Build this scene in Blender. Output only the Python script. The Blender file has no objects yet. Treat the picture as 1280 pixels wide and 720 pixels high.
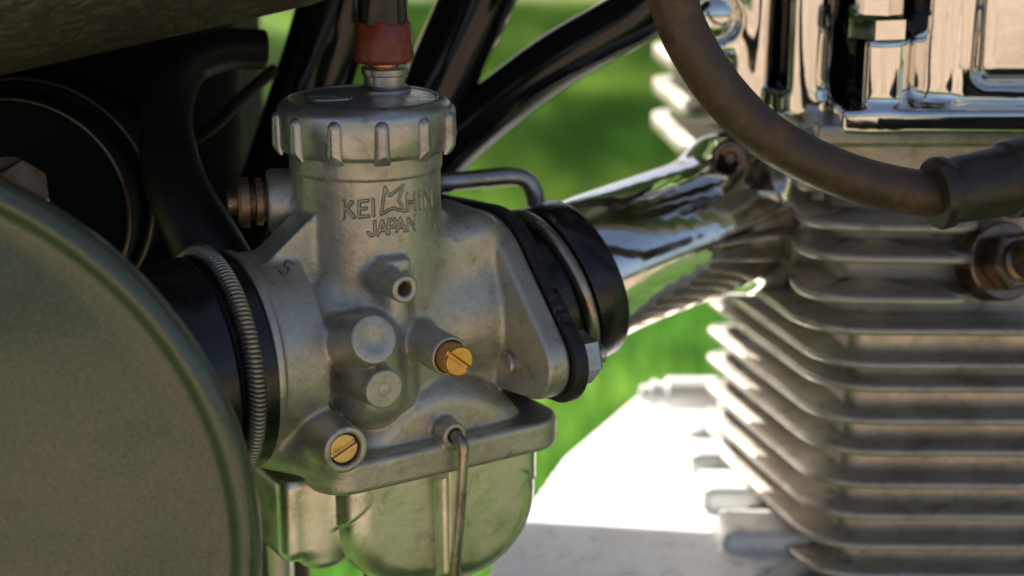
import bpy, bmesh, math, random
import numpy as np
from mathutils import Vector

# ------------------------------------------------------------------ camera
S = 0.001                                   # all shapes below are written in millimetres
PITCH = math.radians(16); F = 2040.0; D0 = 400.0; YAW = math.radians(32)
fw = np.array([0, math.cos(PITCH), -math.sin(PITCH)])
up = np.array([0, math.sin(PITCH), math.cos(PITCH)])
rt = np.array([1.0, 0, 0])
def ray(px, py): return fw + (px-640)/F*rt - (py-360)/F*up
CAM = -D0*ray(457, 182)                     # origin = slide column axis at the lower rim of the cap
GROUND = -440.0

scene = bpy.context.scene
cd = bpy.data.cameras.new('camera'); cam = bpy.data.objects.new('camera', cd)
scene.collection.objects.link(cam); scene.camera = cam
cam.location = Vector(CAM)*S
cam.rotation_euler = (math.pi/2-PITCH, 0, 0)
cd.sensor_width = 36; cd.lens = 36*F/1280
cd.clip_start = 0.01; cd.clip_end = 200
cd.dof.use_dof = True; cd.dof.focus_distance = 0.389; cd.dof.aperture_fstop = 8.5
cd.dof.aperture_blades = 7

# ------------------------------------------------------------------ light
SUN = Vector((-0.50, 0.52, 0.70)).normalized()
world = bpy.data.worlds.new('World'); scene.world = world; world.use_nodes = True
nt = world.node_tree; nt.nodes.clear()
sky = nt.nodes.new('ShaderNodeTexSky'); sky.sky_type = 'NISHITA'; sky.sun_disc = False
sky.air_density = .8; sky.dust_density = 4.0; sky.ozone_density = .4; sky.sun_elevation = math.asin(SUN.z); sky.sun_rotation = math.atan2(SUN.x, SUN.y)
bg = nt.nodes.new('ShaderNodeBackground'); bg.inputs[1].default_value = 0.070
wo = nt.nodes.new('ShaderNodeOutputWorld')
nt.links.new(sky.outputs[0], bg.inputs[0]); nt.links.new(bg.outputs[0], wo.inputs[0])
sl = bpy.data.lights.new('sun', 'SUN'); sl.energy = 5.0; sl.angle = math.radians(0.53); sl.color = (1, .95, .87)
so = bpy.data.objects.new('sun', sl); scene.collection.objects.link(so)
so.rotation_euler = SUN.to_track_quat('Z', 'Y').to_euler(); so.location = (-2, 2, 3)
vs = scene.view_settings
vs.view_transform = 'Standard'; vs.look = 'None'; vs.gamma = 1; vs.use_curve_mapping = False
vs.exposure = 1.25
scene.render.engine = 'CYCLES'
scene.cycles.use_denoising = True
scene.cycles.max_bounces = 10

# ------------------------------------------------------------------ frames
CB = np.array([[math.cos(YAW), math.sin(YAW), 0], [math.sin(YAW), -math.cos(YAW), 0], [0, 0, 1.0]])
def c2w(q): return np.asarray(q, float) @ CB            # carburettor frame (u along bore, v to the front, w up) -> world
def wy(px, py, Y):                                      # photo pixel -> world point on the plane Y
    d = ray(px, py); return CAM + (Y-CAM[1])/d[1]*d
def wz(px, py, Z):
    d = ray(px, py); return CAM + (Z-CAM[2])/d[2]*d
def cv(px, py, v):                                      # photo pixel -> carburettor frame on the plane v
    d = CB @ ray(px, py); c = CB @ CAM; return c + (v-c[1])/d[1]*d

# ------------------------------------------------------------------ materials
def lin(c): return tuple(((x/255+0.055)/1.055)**2.4 if x > 10 else x/255/12.92 for x in c)
class M:
    """small node-graph writer"""
    def __init__(s, name):
        s.m = bpy.data.materials.new(name); s.m.use_nodes = True
        s.t = s.m.node_tree; s.t.nodes.clear()
        s.out = s.t.nodes.new('ShaderNodeOutputMaterial')
        s.b = s.t.nodes.new('ShaderNodeBsdfPrincipled')
        s.t.links.new(s.b.outputs[0], s.out.inputs[0])
        s.geo = s.t.nodes.new('ShaderNodeNewGeometry')
    def noise(s, scale, detail=6, rough=.6, dist=0, stretch=None):
        n = s.t.nodes.new('ShaderNodeTexNoise')
        n.inputs['Scale'].default_value = scale; n.inputs['Detail'].default_value = detail
        n.inputs['Roughness'].default_value = rough; n.inputs['Distortion'].default_value = dist
        src = s.geo.outputs['Position']
        if stretch:
            mp = s.t.nodes.new('ShaderNodeMapping'); mp.inputs['Scale'].default_value = stretch
            s.t.links.new(src, mp.inputs[0]); src = mp.outputs[0]
        s.t.links.new(src, n.inputs['Vector']); return n.outputs['Fac']
    def ramp(s, fac, lo, hi, a=0.0, b=1.0):
        r = s.t.nodes.new('ShaderNodeMapRange'); r.interpolation_type = 'SMOOTHSTEP'
        s.t.links.new(fac, r.inputs[0])
        for i, x in enumerate((lo, hi, a, b)): r.inputs[i+1].default_value = x
        return r.outputs[0]
    def mix(s, fac, a, b):
        n = s.t.nodes.new('ShaderNodeMix'); n.data_type = 'RGBA'
        if isinstance(fac, float): n.inputs[0].default_value = fac
        else: s.t.links.new(fac, n.inputs[0])
        for i, x in ((6, a), (7, b)):
            if isinstance(x, tuple): n.inputs[i].default_value = (*x[:3], 1)
            else: s.t.links.new(x, n.inputs[i])
        return n.outputs[2]
    def attr(s, name):
        a = s.t.nodes.new('ShaderNodeAttribute'); a.attribute_name = name; return a.outputs['Fac']
    def set(s, **k):
        for key, v in k.items():
            i = s.b.inputs[key.replace('_', ' ')]
            if isinstance(v, (int, float)): i.default_value = v
            elif isinstance(v, tuple): i.default_value = (*v[:3], 1)
            else: s.t.links.new(v, i)
        return s
    def bump(s, h, strength, dist=.0003):
        n = s.t.nodes.new('ShaderNodeBump'); n.inputs['Strength'].default_value = strength
        n.inputs['Distance'].default_value = dist
        s.t.links.new(h, n.inputs['Height']); s.t.links.new(n.outputs[0], s.b.inputs['Normal']); return s

def alloy(name, base, stain, dark, metal, r0, r1, bump=.25, stain_lo=.45, spk=.6, grime=.5):
    m = M(name)
    c = m.mix(m.ramp(m.noise(38, 6, .65, .6), stain_lo, stain_lo+.22), base, stain)
    c = m.mix(m.ramp(m.noise(150, 8, .72, .3), .50, .72, 0, .8), c, tuple(x*.62 for x in stain))
    c = m.mix(m.ramp(m.noise(75, 9, .75), .56, .70, 0, grime), c, dark)
    c = m.mix(m.ramp(m.noise(1500, 4, .7), spk-.06, spk+.18, 0, .5), c, dark)
    c = m.mix(m.ramp(m.noise(700, 3, .6), .60, .72, 0, .35), c, tuple(min(1, x*1.35) for x in base))
    c = m.mix(m.attr('grime'), c, dark)
    m.set(Base_Color=c, Metallic=metal, Roughness=m.ramp(m.noise(110, 7, .7), .3, .7, r0, r1))
    ad = m.t.nodes.new('ShaderNodeMath'); ad.operation = 'MULTIPLY_ADD'; ad.inputs[1].default_value = 2.2
    m.t.links.new(m.noise(420, 4, .6), ad.inputs[0]); m.t.links.new(m.noise(1900, 4, .7), ad.inputs[2])
    m.bump(ad.outputs[0], bump, .0002)
    return m.m
MAT = {}
MAT['cast'] = alloy('cast_alloy', (.56, .52, .435), (.47, .41, .305), (.12, .098, .066), .74, .31, .52, .42, .47, .6, .38)
MAT['cap'] = alloy('turned_alloy', (.50, .485, .455), (.41, .375, .325), (.12, .09, .065), .80, .22, .42, .12, .5, .64, .35)
MAT['number'] = alloy('number_grime', (.20, .17, .13), (.14, .115, .08), (.06, .05, .03), .5, .4, .6)
MAT['bowl'] = alloy('bowl_alloy', (.80, .78, .68), (.70, .66, .52), (.16, .13, .09), 1.0, .27, .42, .10, .42, .66, .3)
MAT['fin'] = alloy('fin_alloy', (.48, .44, .385), (.38, .33, .27), (.14, .12, .10), .6, .36, .55, .15)
MAT['core'] = alloy('cylinder_wall', (.50, .455, .39), (.40, .35, .28), (.10, .08, .06), .8, .25, .42, .15)
MAT['case'] = alloy('case_alloy', (.72, .72, .71), (.66, .66, .64), (.4, .4, .38), .25, .4, .55, .1)
MAT['steel'] = alloy('steel', (.56, .53, .48), (.40, .32, .24), (.16, .10, .06), .9, .25, .45, .1)
MAT['rusty'] = alloy('rusty_steel', (.42, .30, .20), (.26, .13, .06), (.10, .05, .02), .8, .3, .55, .3, .40)
MAT['plug'] = alloy('plug_steel', (.20, .14, .11), (.12, .075, .05), (.03, .02, .015), .9, .18, .35, .1)
MAT['wire'] = alloy('wire', (.50, .44, .38), (.34, .25, .18), (.12, .07, .04), .9, .22, .4, .1, .45)
MAT['spring'] = alloy('spring_wire', (.44, .38, .31), (.30, .23, .16), (.10, .07, .04), .9, .3, .45, .1)
MAT['brass'] = alloy('brass', (.86, .47, .13), (.55, .27, .06), (.16, .08, .02), .95, .26, .42, .15, .5)
MAT['brass_clean'] = alloy('bright_brass', (.96, .62, .26), (.88, .54, .2), (.4, .22, .06), .95, .30, .4, .1, .6, .66)

def chrome(name, tint=(.86, .83, .79), r=.045, wave=.10):
    m = M(name)
    m.set(Base_Color=m.mix(m.ramp(m.noise(300, 6, .7), .58, .75), tint, tuple(x*.72 for x in tint)), Metallic=1.0,
          Roughness=m.ramp(m.noise(140, 6, .7), .45, .8, r, r+.16))
    m.bump(m.noise(60, 3, .5), wave, .001); return m.m
MAT['chrome'] = chrome('chrome', wave=.13)
MAT['worn_chrome'] = chrome('worn_chrome', r=.085, wave=.06)

def rubber(name, base, dust, r0, r1, bump=.2, lo=.5, spec=.5):
    m = M(name)
    f = m.noise(130, 7, .65, .5)
    m.set(Base_Color=m.mix(m.ramp(f, lo, lo+.25), base, dust), Roughness=m.ramp(f, .35, .7, r0, r1), Specular_IOR_Level=spec)
    m.bump(m.noise(900, 4, .6), bump, .0003); return m.m
MAT['rubber'] = rubber('black_rubber', (.012, .011, .011), (.035, .027, .021), .16, .34)
MAT['gasket'] = rubber('gasket', (.016, .014, .014), (.04, .033, .027), .45, .7, .6)
MAT['hose'] = rubber('brown_hose', (.065, .040, .024), (.15, .078, .032), .36, .58, .5, .48)
MAT['lead_boot'] = rubber('lead_boot', (.030, .021, .016), (.06, .042, .028), .3, .5)
MAT['red_rubber'] = rubber('red_rubber', (.23, .048, .024), (.15, .03, .016), .22, .4, .3, .45)
MAT['gloss'] = rubber('black_paint', (.008, .008, .009), (.012, .011, .010), .05, .12, .03, .6)
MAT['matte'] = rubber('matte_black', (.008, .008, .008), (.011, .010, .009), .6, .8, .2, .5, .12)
MAT['cable'] = rubber('cable_sleeve', (.012, .010, .010), (.02, .016, .013), .10, .2, .05)
MAT['dull_hose'] = rubber('dull_hose', (.016, .011, .008), (.024, .016, .011), .35, .5, .2, .5, .3)

def leather():
    m = M('leather')
    v = m.t.nodes.new('ShaderNodeTexVoronoi'); v.feature = 'DISTANCE_TO_EDGE'; v.inputs['Scale'].default_value = 300
    mp = m.t.nodes.new('ShaderNodeMapping'); mp.inputs['Scale'].default_value = (.45, 1, 1.2)
    ns = m.t.nodes.new('ShaderNodeTexNoise'); ns.inputs['Scale'].default_value = 90; ns.inputs['Detail'].default_value = 4
    ad = m.t.nodes.new('ShaderNodeVectorMath'); ad.operation = 'MULTIPLY_ADD'
    ad.inputs[1].default_value = (.012, .012, .012)
    m.t.links.new(m.geo.outputs['Position'], mp.inputs[0]); m.t.links.new(m.geo.outputs['Position'], ns.inputs['Vector'])
    m.t.links.new(ns.outputs['Color'], ad.inputs[0]); m.t.links.new(mp.outputs[0], ad.inputs[2]); m.t.links.new(ad.outputs[0], v.inputs['Vector'])
    h = m.ramp(v.outputs['Distance'], 0, .3)
    m.set(Base_Color=m.mix(h, (.036, .028, .021), (.058, .046, .034)), Roughness=.40)
    m.bump(h, .5, .0005); return m.m
MAT['leather'] = leather()

def paint():
    m = M('green_paint')
    fl = m.noise(2600, 2, .6)
    c = m.mix(m.ramp(fl, .35, .65), (.046, .058, .032), (.115, .13, .085))
    c = m.mix(m.ramp(m.noise(9, 5, .6), .5, .75), c, (.09, .10, .068))
    m.set(Base_Color=c, Metallic=.35, Roughness=m.ramp(m.noise(70, 6, .6), .3, .7, .26, .40), Coat_Weight=.7, Coat_Roughness=m.ramp(m.noise(28, 6, .65), .4, .65, .07, .22))
    m.bump(m.noise(1400, 3, .6), .08, .0002); return m.m
MAT['paint'] = paint()

def ground_mats():
    m = M('lawn_soil')
    c = m.mix(m.noise(14, 6, .6), (.035, .075, .014), (.06, .115, .022))
    m.set(Base_Color=c, Roughness=.9); m.bump(m.noise(80, 5), .6, .02); MAT['lawn'] = m.m
    m = M('grass_blades')
    c = m.mix(m.ramp(m.noise(2.3, 4), .38, .62), (.05, .165, .024), (.17, .38, .04))
    c = m.mix(m.ramp(m.noise(9, 4, .7), .5, .68), c, (.27, .36, .10))
    m.set(Base_Color=c, Roughness=.5, Specular_IOR_Level=.3)
    tr = m.t.nodes.new('ShaderNodeBsdfTranslucent'); tc = m.mix(m.ramp(m.noise(2.3, 4), .38, .62), (.14, .37, .05), (.50, .74, .13)); m.t.links.new(tc, tr.inputs[0])
    mx = m.t.nodes.new('ShaderNodeMixShader'); mx.inputs[0].default_value = .5
    m.t.links.new(m.b.outputs[0], mx.inputs[1]); m.t.links.new(tr.outputs[0], mx.inputs[2]); m.t.links.new(mx.outputs[0], m.out.inputs[0])
    MAT['grass'] = m.m
    m = M('path_paving')
    c = m.mix(m.noise(3, 7, .65), (.34, .26, .185), (.44, .345, .25))
    c = m.mix(m.ramp(m.noise(60, 5), .5, .8), c, (.18, .135, .095))
    br = m.t.nodes.new('ShaderNodeTexBrick'); br.inputs['Scale'].default_value = 1.0
    br.inputs['Brick Width'].default_value = .42; br.inputs['Row Height'].default_value = .28; br.inputs['Mortar Size'].default_value = .012
    br.inputs['Color1'].default_value = (.62, .60, .58, 1); br.inputs['Color2'].default_value = (1, 1, 1, 1); br.inputs['Mortar'].default_value = (.22, .22, .2, 1)
    m.t.links.new(m.geo.outputs['Position'], br.inputs['Vector'])
    mu = m.t.nodes.new('ShaderNodeMix'); mu.data_type = 'RGBA'; mu.blend_type = 'MULTIPLY'; mu.inputs[0].default_value = 1
    m.t.links.new(c, mu.inputs[6]); m.t.links.new(br.outputs['Color'], mu.inputs[7])
    m.set(Base_Color=mu.outputs[2], Roughness=.85); m.bump(m.noise(120, 5), .4, .01); MAT['path'] = m.m
    m = M('bark'); m.set(Base_Color=m.mix(m.noise(30, 6), (.06, .045, .03), (.14, .11, .08)), Roughness=.9); MAT['bark'] = m.m
    m = M('leaves'); m.set(Base_Color=m.mix(m.noise(6, 4), (.04, .075, .02), (.07, .12, .03)), Roughness=.55); MAT['leaves'] = m.m
ground_mats()

# ------------------------------------------------------------------ objects
COL = scene.collection
def link(name, mesh, parent=None, loc=None, label=None, kind=None):
    o = bpy.data.objects.new(name, mesh); COL.objects.link(o)
    l = Vector(loc if loc is not None else (0, 0, 0))
    if parent is not None:
        o.parent = parent; l = l - WORLDLOC[parent.name]
    WORLDLOC[o.name] = Vector(loc if loc is not None else (0, 0, 0))
    o.location = l
    if label: o['label'] = label
    if kind: o['kind'] = kind
    return o
WORLDLOC = {}
def build(name, verts, faces, mat, parent=None, smooth=True, label=None, kind=None, normals=None, grime=None, sharp=None, origin=None):
    """verts in world millimetres; the object's origin goes to the middle of its base"""
    V = np.asarray(verts, float)
    lo, hi = V.min(0), V.max(0)
    o = np.array([(lo[0]+hi[0])/2, (lo[1]+hi[1])/2, lo[2]]) if origin is None else np.asarray(origin, float)
    me = bpy.data.meshes.new(name)
    if isinstance(faces, np.ndarray):
        Vs = ((V-o)*S).astype(np.float32)
        me.vertices.add(len(Vs)); me.vertices.foreach_set('co', Vs.ravel())
        k = faces.shape[1]
        me.loops.add(faces.size); me.loops.foreach_set('vertex_index', faces.astype(np.int32).ravel())
        me.polygons.add(len(faces)); me.polygons.foreach_set('loop_start', np.arange(0, faces.size, k, dtype=np.int32))
        me.update(calc_edges=True); me.validate()
    else:
        me.from_pydata([tuple(x) for x in (V-o)*S], [], faces)
    me.materials.append(MAT[mat])
    me.polygons.foreach_set('use_smooth', [smooth]*len(me.polygons))
    if sharp: me.set_sharp_from_angle(angle=math.radians(sharp))
    if normals is not None: me.normals_split_custom_set_from_vertices([tuple(x) for x in normals])
    if grime is not None:
        a = me.attributes.new('grime', 'FLOAT', 'POINT'); a.data.foreach_set('value', np.asarray(grime, np.float32))
    me.update()
    return link(name, me, parent, o*S, label, kind)

class MB:
    def __init__(s): s.v = []; s.f = []
    def add(s, v, f):
        n = len(s.v); s.v += [tuple(map(float, x)) for x in v]; s.f += [tuple(i+n for i in q) for q in f]; return s
    def lathe(s, prof, o, ax, seg=48, fn=None):
        """prof = [(r, t)] along ax from o; closed to the axis where r = 0"""
        o = np.asarray(o, float); ax = np.asarray(ax, float)/np.linalg.norm(ax)
        a = np.cross(ax, [0, 0, 1.0]) if abs(ax[2]) < .9 else np.cross(ax, [0, 1.0, 0]); a /= np.linalg.norm(a); b = np.cross(ax, a)
        v = []; f = []
        for r, t in prof:
            for k in range(seg):
                q = 2*math.pi*k/seg; rr, tt = fn(r, t, q) if fn else (r, t)
                v.append(o+ax*tt+(a*math.cos(q)+b*math.sin(q))*max(rr, 1e-4))
        for i in range(len(prof)-1):
            for k in range(seg):
                k2 = (k+1) % seg
                f.append((i*seg+k, i*seg+k2, (i+1)*seg+k2, (i+1)*seg+k))
        f.append(tuple(range(seg))[::-1]); f.append(tuple((len(prof)-1)*seg+k for k in range(seg)))
        return s.add(v, f)
    def tube(s, pts, r, seg=16, closed=False, samples=0, sq=(1, 1)):
        P = spline(pts, samples, closed) if samples else np.asarray(pts, float)
        n = len(P); R = np.interp(np.linspace(0, 1, n), np.linspace(0, 1, len(r)), r) if hasattr(r, '__len__') else np.full(n, r)
        T = np.gradient(P, axis=0) if not closed else (np.roll(P, -1, 0)-np.roll(P, 1, 0))
        T /= np.linalg.norm(T, axis=1)[:, None]
        a = np.cross(T[0], [0, 0, 1.0]); a = a if np.linalg.norm(a) > .1 else np.cross(T[0], [0, 1.0, 0]); a /= np.linalg.norm(a)
        v = []
        for i in range(n):
            a = a-T[i]*(a@T[i]); a /= np.linalg.norm(a); b = np.cross(T[i], a)
            for k in range(seg):
                q = 2*math.pi*k/seg; v.append(P[i]+(a*math.cos(q)*sq[0]+b*math.sin(q)*sq[1])*R[i])
        f = []
        for i in range(n if closed else n-1):
            j = (i+1) % n
            for k in range(seg):
                k2 = (k+1) % seg; f.append((i*seg+k, i*seg+k2, j*seg+k2, j*seg+k))
        if not closed: f.append(tuple(range(seg))[::-1]); f.append(tuple((n-1)*seg+k for k in range(seg)))
        return s.add(v, f)
    def prism(s, poly, z0, z1):
        n = len(poly)
        v = [(x, y, z0) for x, y in poly]+[(x, y, z1) for x, y in poly]
        f = [tuple(range(n))[::-1], tuple(range(n, 2*n))]+[(i, (i+1) % n, (i+1) % n+n, i+n) for i in range(n)]
        return s.add(v, f)
    def obj(s, name, mat, parent=None, **k): return build(name, s.v, s.f, mat, parent, **k)

def spline(pts, n, closed=False):
    P = np.asarray(pts, float); m = len(P); out = []
    segs = m if closed else m-1
    for i in range(segs):
        if closed: p0, p1, p2, p3 = P[i-1], P[i], P[(i+1) % m], P[(i+2) % m]
        else: p0, p1, p2, p3 = P[max(i-1, 0)], P[i], P[i+1], P[min(i+2, m-1)]
        for k in range(n):
            t = k/n
            out.append(.5*((2*p1)+(-p0+p2)*t+(2*p0-5*p1+4*p2-p3)*t*t+(-p0+3*p1-3*p2+p3)*t**3))
    if not closed: out.append(P[-1])
    return np.array(out)

# ------------------------------------------------------------------ distance fields -> smooth cast shapes
class Field:
    def __init__(s, lo, hi, h):
        s.lo = np.array(lo, float); s.h = h
        n = np.ceil((np.array(hi)-s.lo)/h).astype(int)+1
        s.ax = [(s.lo[i]+h*np.arange(n[i])).astype(np.float32) for i in range(3)]
        s.D = np.full(n, 50, np.float32)
    def _win(s, lo, hi):
        sl = []
        for i in range(3):
            a = int(max(0, np.floor((lo[i]-s.lo[i])/s.h))); b = int(min(len(s.ax[i]), np.ceil((hi[i]-s.lo[i])/s.h)+1)); sl.append(slice(a, max(a, b)))
        return tuple(sl)
    def op(s, prim, k=2.0, sub=False):
        fn, lo, hi = prim; pad = k+3*s.h+1
        w = s._win(np.array(lo)-pad, np.array(hi)+pad)
        X, Y, Z = np.meshgrid(*[s.ax[i][w[i]] for i in range(3)], indexing='ij')
        d = fn(X, Y, Z).astype(np.float32); a = s.D[w]
        if sub:
            hh = np.maximum(k-np.abs(a+d), 0)/max(k, 1e-6); s.D[w] = np.maximum(a, -d)+hh*hh*k/4
        else:
            hh = np.maximum(k-np.abs(a-d), 0)/max(k, 1e-6); s.D[w] = np.minimum(a, d)-hh*hh*k/4
        return s
    def add(s, prim, k=2.0): return s.op(prim, k)
    def cut(s, prim, k=.3): return s.op(prim, k, True)
    def sample(s, P):
        q = np.clip((P-s.lo)/s.h, 0, np.array(s.D.shape)-1.001); i = q.astype(int); t = q-i
        x, y, z = i.T; D = s.D; tx, ty, tz = t.T
        c = {}
        for a in (0, 1):
            for b in (0, 1):
                for e in (0, 1): c[a, b, e] = D[x+a, y+b, z+e]
        l = lambda p, q, t: p*(1-t)+q*t
        val = l(l(l(c[0,0,0], c[1,0,0], tx), l(c[0,1,0], c[1,1,0], tx), ty), l(l(c[0,0,1], c[1,0,1], tx), l(c[0,1,1], c[1,1,1], tx), ty), tz)
        return val
    def grad(s, P, e=None):
        e = e or s.h*.75; g = np.zeros_like(P)
        for i in range(3):
            d = np.zeros(3); d[i] = e; g[:, i] = (s.sample(P+d)-s.sample(P-d))/(2*e)
        return g
    def mesh(s):
        D = s.D; I = D < 0
        n = np.array(D.shape); c = np.zeros(n-1, np.int8)
        sh = [(a, b, e) for a in (0, 1) for b in (0, 1) for e in (0, 1)]
        for a, b, e in sh: c += I[a:n[0]-1+a, b:n[1]-1+b, e:n[2]-1+e]
        idx = np.argwhere((c > 0) & (c < 8))
        ids = np.full(n-1, -1, np.int32); ids[tuple(idx.T)] = np.arange(len(idx))
        acc = np.zeros((len(idx), 3)); cnt = np.zeros(len(idx))
        for a in sh:
            for ax in range(3):
                if a[ax]: continue
                b = list(a); b[ax] = 1
                va = D[tuple((idx+a).T)]; vb = D[tuple((idx+b).T)]
                m = (va < 0) != (vb < 0)
                t = np.where(m, va/np.where(m, va-vb, 1), 0)
                p = np.array(a, float)[None]+t[:, None]*(np.array(b)-np.array(a))[None]
                acc += p*m[:, None]; cnt += m
        P = s.lo+(idx+acc/cnt[:, None])*s.h
        quads = []
        for ax in range(3):
            o1, o2 = [(1, 2), (2, 0), (0, 1)][ax]
            A = [slice(None)]*3; Bq = [slice(None)]*3; A[ax] = slice(0, -1); Bq[ax] = slice(1, None)
            ia, ib = I[tuple(A)], I[tuple(Bq)]
            e = np.argwhere(ia != ib)
            e = e[(e[:, o1] > 0) & (e[:, o2] > 0) & (e[:, o1] < n[o1]-1) & (e[:, o2] < n[o2]-1)]
            d1 = np.zeros(3, int); d1[o1] = 1; d2 = np.zeros(3, int); d2[o2] = 1
            q = np.stack([ids[tuple((e-d1-d2).T)], ids[tuple((e-d2).T)], ids[tuple(e.T)], ids[tuple((e-d1).T)]], 1)
            fl = ~ia[tuple(e.T)]
            q[fl] = q[fl][:, ::-1]; quads.append(q)
        Q = np.concatenate(quads)
        for _ in range(2):
            g = s.grad(P); dd = s.sample(P); st = g*(dd/np.maximum((g*g).sum(1), .25))[:, None]
            P = P-np.clip(st, -s.h*.4, s.h*.4)
        N = s.grad(P); N /= np.maximum(np.linalg.norm(N, axis=1), 1e-6)[:, None]
        return P, Q, N
    def obj(s, name, mat, parent=None, carb=False, normals=True, **k):
        P, Q, N = s.mesh()
        if carb: P, N = c2w(P), c2w(N); Q = Q[:, ::-1]       # the carburettor frame is left-handed
        return build(name, P, np.ascontiguousarray(Q), mat, parent, normals=N if normals else None, **k)

def V3(*a): return np.array(a, np.float32)
def p_cyl(a, b, r, rnd=.4, r2=None):
    a, b = np.array(a, float), np.array(b, float); L = np.linalg.norm(b-a); d = (b-a)/L; r2 = r if r2 is None else r2
    def fn(X, Y, Z):
        x, y, z = X-a[0], Y-a[1], Z-a[2]
        t = x*d[0]+y*d[1]+z*d[2]; q = np.sqrt(np.maximum(x*x+y*y+z*z-t*t, 0))
        rr = r+(r2-r)*np.clip(t/L, 0, 1)
        dx = q-rr+rnd; dt = np.abs(t-L/2)-L/2+rnd
        return np.minimum(np.maximum(dx, dt), 0)+np.sqrt(np.maximum(dx, 0)**2+np.maximum(dt, 0)**2)-rnd
    R = max(r, r2); return fn, np.minimum(a, b)-R, np.maximum(a, b)+R
def p_cone(a, b, ra, rb):                      # round cone (capsule with two radii)
    a, b = np.array(a, float), np.array(b, float); L = np.linalg.norm(b-a); d = (b-a)/L
    def fn(X, Y, Z):
        x, y, z = X-a[0], Y-a[1], Z-a[2]; t = x*d[0]+y*d[1]+z*d[2]; q = np.sqrt(np.maximum(x*x+y*y+z*z-t*t, 0))
        sn = (ra-rb)/L; cs = math.sqrt(max(1-sn*sn, 1e-4)); tt = np.clip((t-q*sn/cs)/L, 0, 1)
        return np.sqrt(q*q+(t-tt*L)**2)-(ra+(rb-ra)*tt)
    R = max(ra, rb); return fn, np.minimum(a, b)-R, np.maximum(a, b)+R
def p_box(c, hs, rnd=2.0, rot=0.0, axis=2):
    c = np.array(c, float); hs = np.array(hs, float); cs, sn = math.cos(rot), math.sin(rot)
    def fn(X, Y, Z):
        q = [X-c[0], Y-c[1], Z-c[2]]; i, j = [(1, 2), (2, 0), (0, 1)][axis]
        q[i], q[j] = q[i]*cs+q[j]*sn, -q[i]*sn+q[j]*cs
        q = [np.abs(q[k])-hs[k]+rnd for k in range(3)]
        return np.sqrt(sum(np.maximum(k, 0)**2 for k in q))+np.minimum(np.maximum(q[0], np.maximum(q[1], q[2])), 0)-rnd
    R = np.full(3, np.linalg.norm(hs)) if rot else hs; return fn, c-R, c+R
def p_ell(c, r):
    c = np.array(c, float); r = np.array(r, float)
    def fn(X, Y, Z):
        x, y, z = X-c[0], Y-c[1], Z-c[2]
        k0 = np.sqrt((x/r[0])**2+(y/r[1])**2+(z/r[2])**2); k1 = np.sqrt((x/r[0]**2)**2+(y/r[1]**2)**2+(z/r[2]**2)**2)
        return k0*(k0-1)/np.maximum(k1, 1e-6)
    return fn, c-r, c+r
def p_ext(circles, ax, lo, hi, rnd=.5, box=None):
    """hull chain of circles [(p, q, r), ...] in the plane across axis ax (0: y,z  1: x,z  2: x,y), from lo to hi"""
    i, j = [(1, 2), (0, 2), (0, 1)][ax]
    def fn(X, Y, Z):
        A = (X, Y, Z); best = None
        for (x0, y0, r0), (x1, y1, r1) in zip(circles[:-1], circles[1:]):
            L = math.hypot(x1-x0, y1-y0); dx, dy = (x1-x0)/L, (y1-y0)/L
            x, y = A[i]-x0, A[j]-y0; t = x*dx+y*dy; q = np.abs(-x*dy+y*dx)
            sn = (r0-r1)/L; cs = math.sqrt(max(1-sn*sn, 1e-4)); tt = np.clip((t-q*sn/cs)/L, 0, 1)
            d = np.sqrt(q*q+(t-tt*L)**2)-(r0+(r1-r0)*tt); best = d if best is None else np.minimum(best, d)
        if box:
            x, y = np.abs(A[i]-(box[0]+box[1])/2)-(box[1]-box[0])/2, np.abs(A[j]-(box[2]+box[3])/2)-(box[3]-box[2])/2
            best = np.minimum(best, np.sqrt(np.maximum(x, 0)**2+np.maximum(y, 0)**2)+np.minimum(np.maximum(x, y), 0))
        d = best+rnd; e = np.abs(A[ax]-(lo+hi)/2)-(hi-lo)/2+rnd
        return np.minimum(np.maximum(d, e), 0)+np.sqrt(np.maximum(d, 0)**2+np.maximum(e, 0)**2)-rnd
    l = np.zeros(3); h = np.zeros(3); l[ax], h[ax] = lo, hi
    l[i] = min(c[0]-c[2] for c in circles); h[i] = max(c[0]+c[2] for c in circles)
    l[j] = min(c[1]-c[2] for c in circles); h[j] = max(c[1]+c[2] for c in circles)
    return fn, l, h

def p_rrect(c, hs, rv, rnd):                   # slab whose upright corners have the radius rv
    c = np.array(c, float); hs = np.array(hs, float)
    def fn(X, Y, Z):
        x, y, z = np.abs(X-c[0])-hs[0]+rv, np.abs(Y-c[1])-hs[1]+rv, np.abs(Z-c[2])-hs[2]+rnd
        d = np.sqrt(np.maximum(x, 0)**2+np.maximum(y, 0)**2)+np.minimum(np.maximum(x, y), 0)-rv+rnd
        return np.minimum(np.maximum(d, z), 0)+np.sqrt(np.maximum(d, 0)**2+np.maximum(z, 0)**2)-rnd
    return fn, c-hs, c+hs
def p_poly(pts, ax, lo, hi, rnd=.5):           # convex polygon across axis ax
    i, j = [(1, 2), (0, 2), (0, 1)][ax]; P = np.array(pts, float); cc = P.mean(0)
    def fn(X, Y, Z):
        A = (X, Y, Z); d = np.abs(A[ax]-(lo+hi)/2)-(hi-lo)/2+rnd
        for a, b in zip(P, np.roll(P, -1, 0)):
            n = np.array([b[1]-a[1], a[0]-b[0]]); n /= np.linalg.norm(n); n = n if (a-cc)@n > 0 else -n
            d = np.maximum(d, (A[i]-a[0])*n[0]+(A[j]-a[1])*n[1]+rnd)
        return d-rnd
    l = np.zeros(3); h = np.zeros(3); l[ax], h[ax] = lo, hi; l[i], l[j] = P.min(0); h[i], h[j] = P.max(0)
    return fn, l, h

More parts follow.
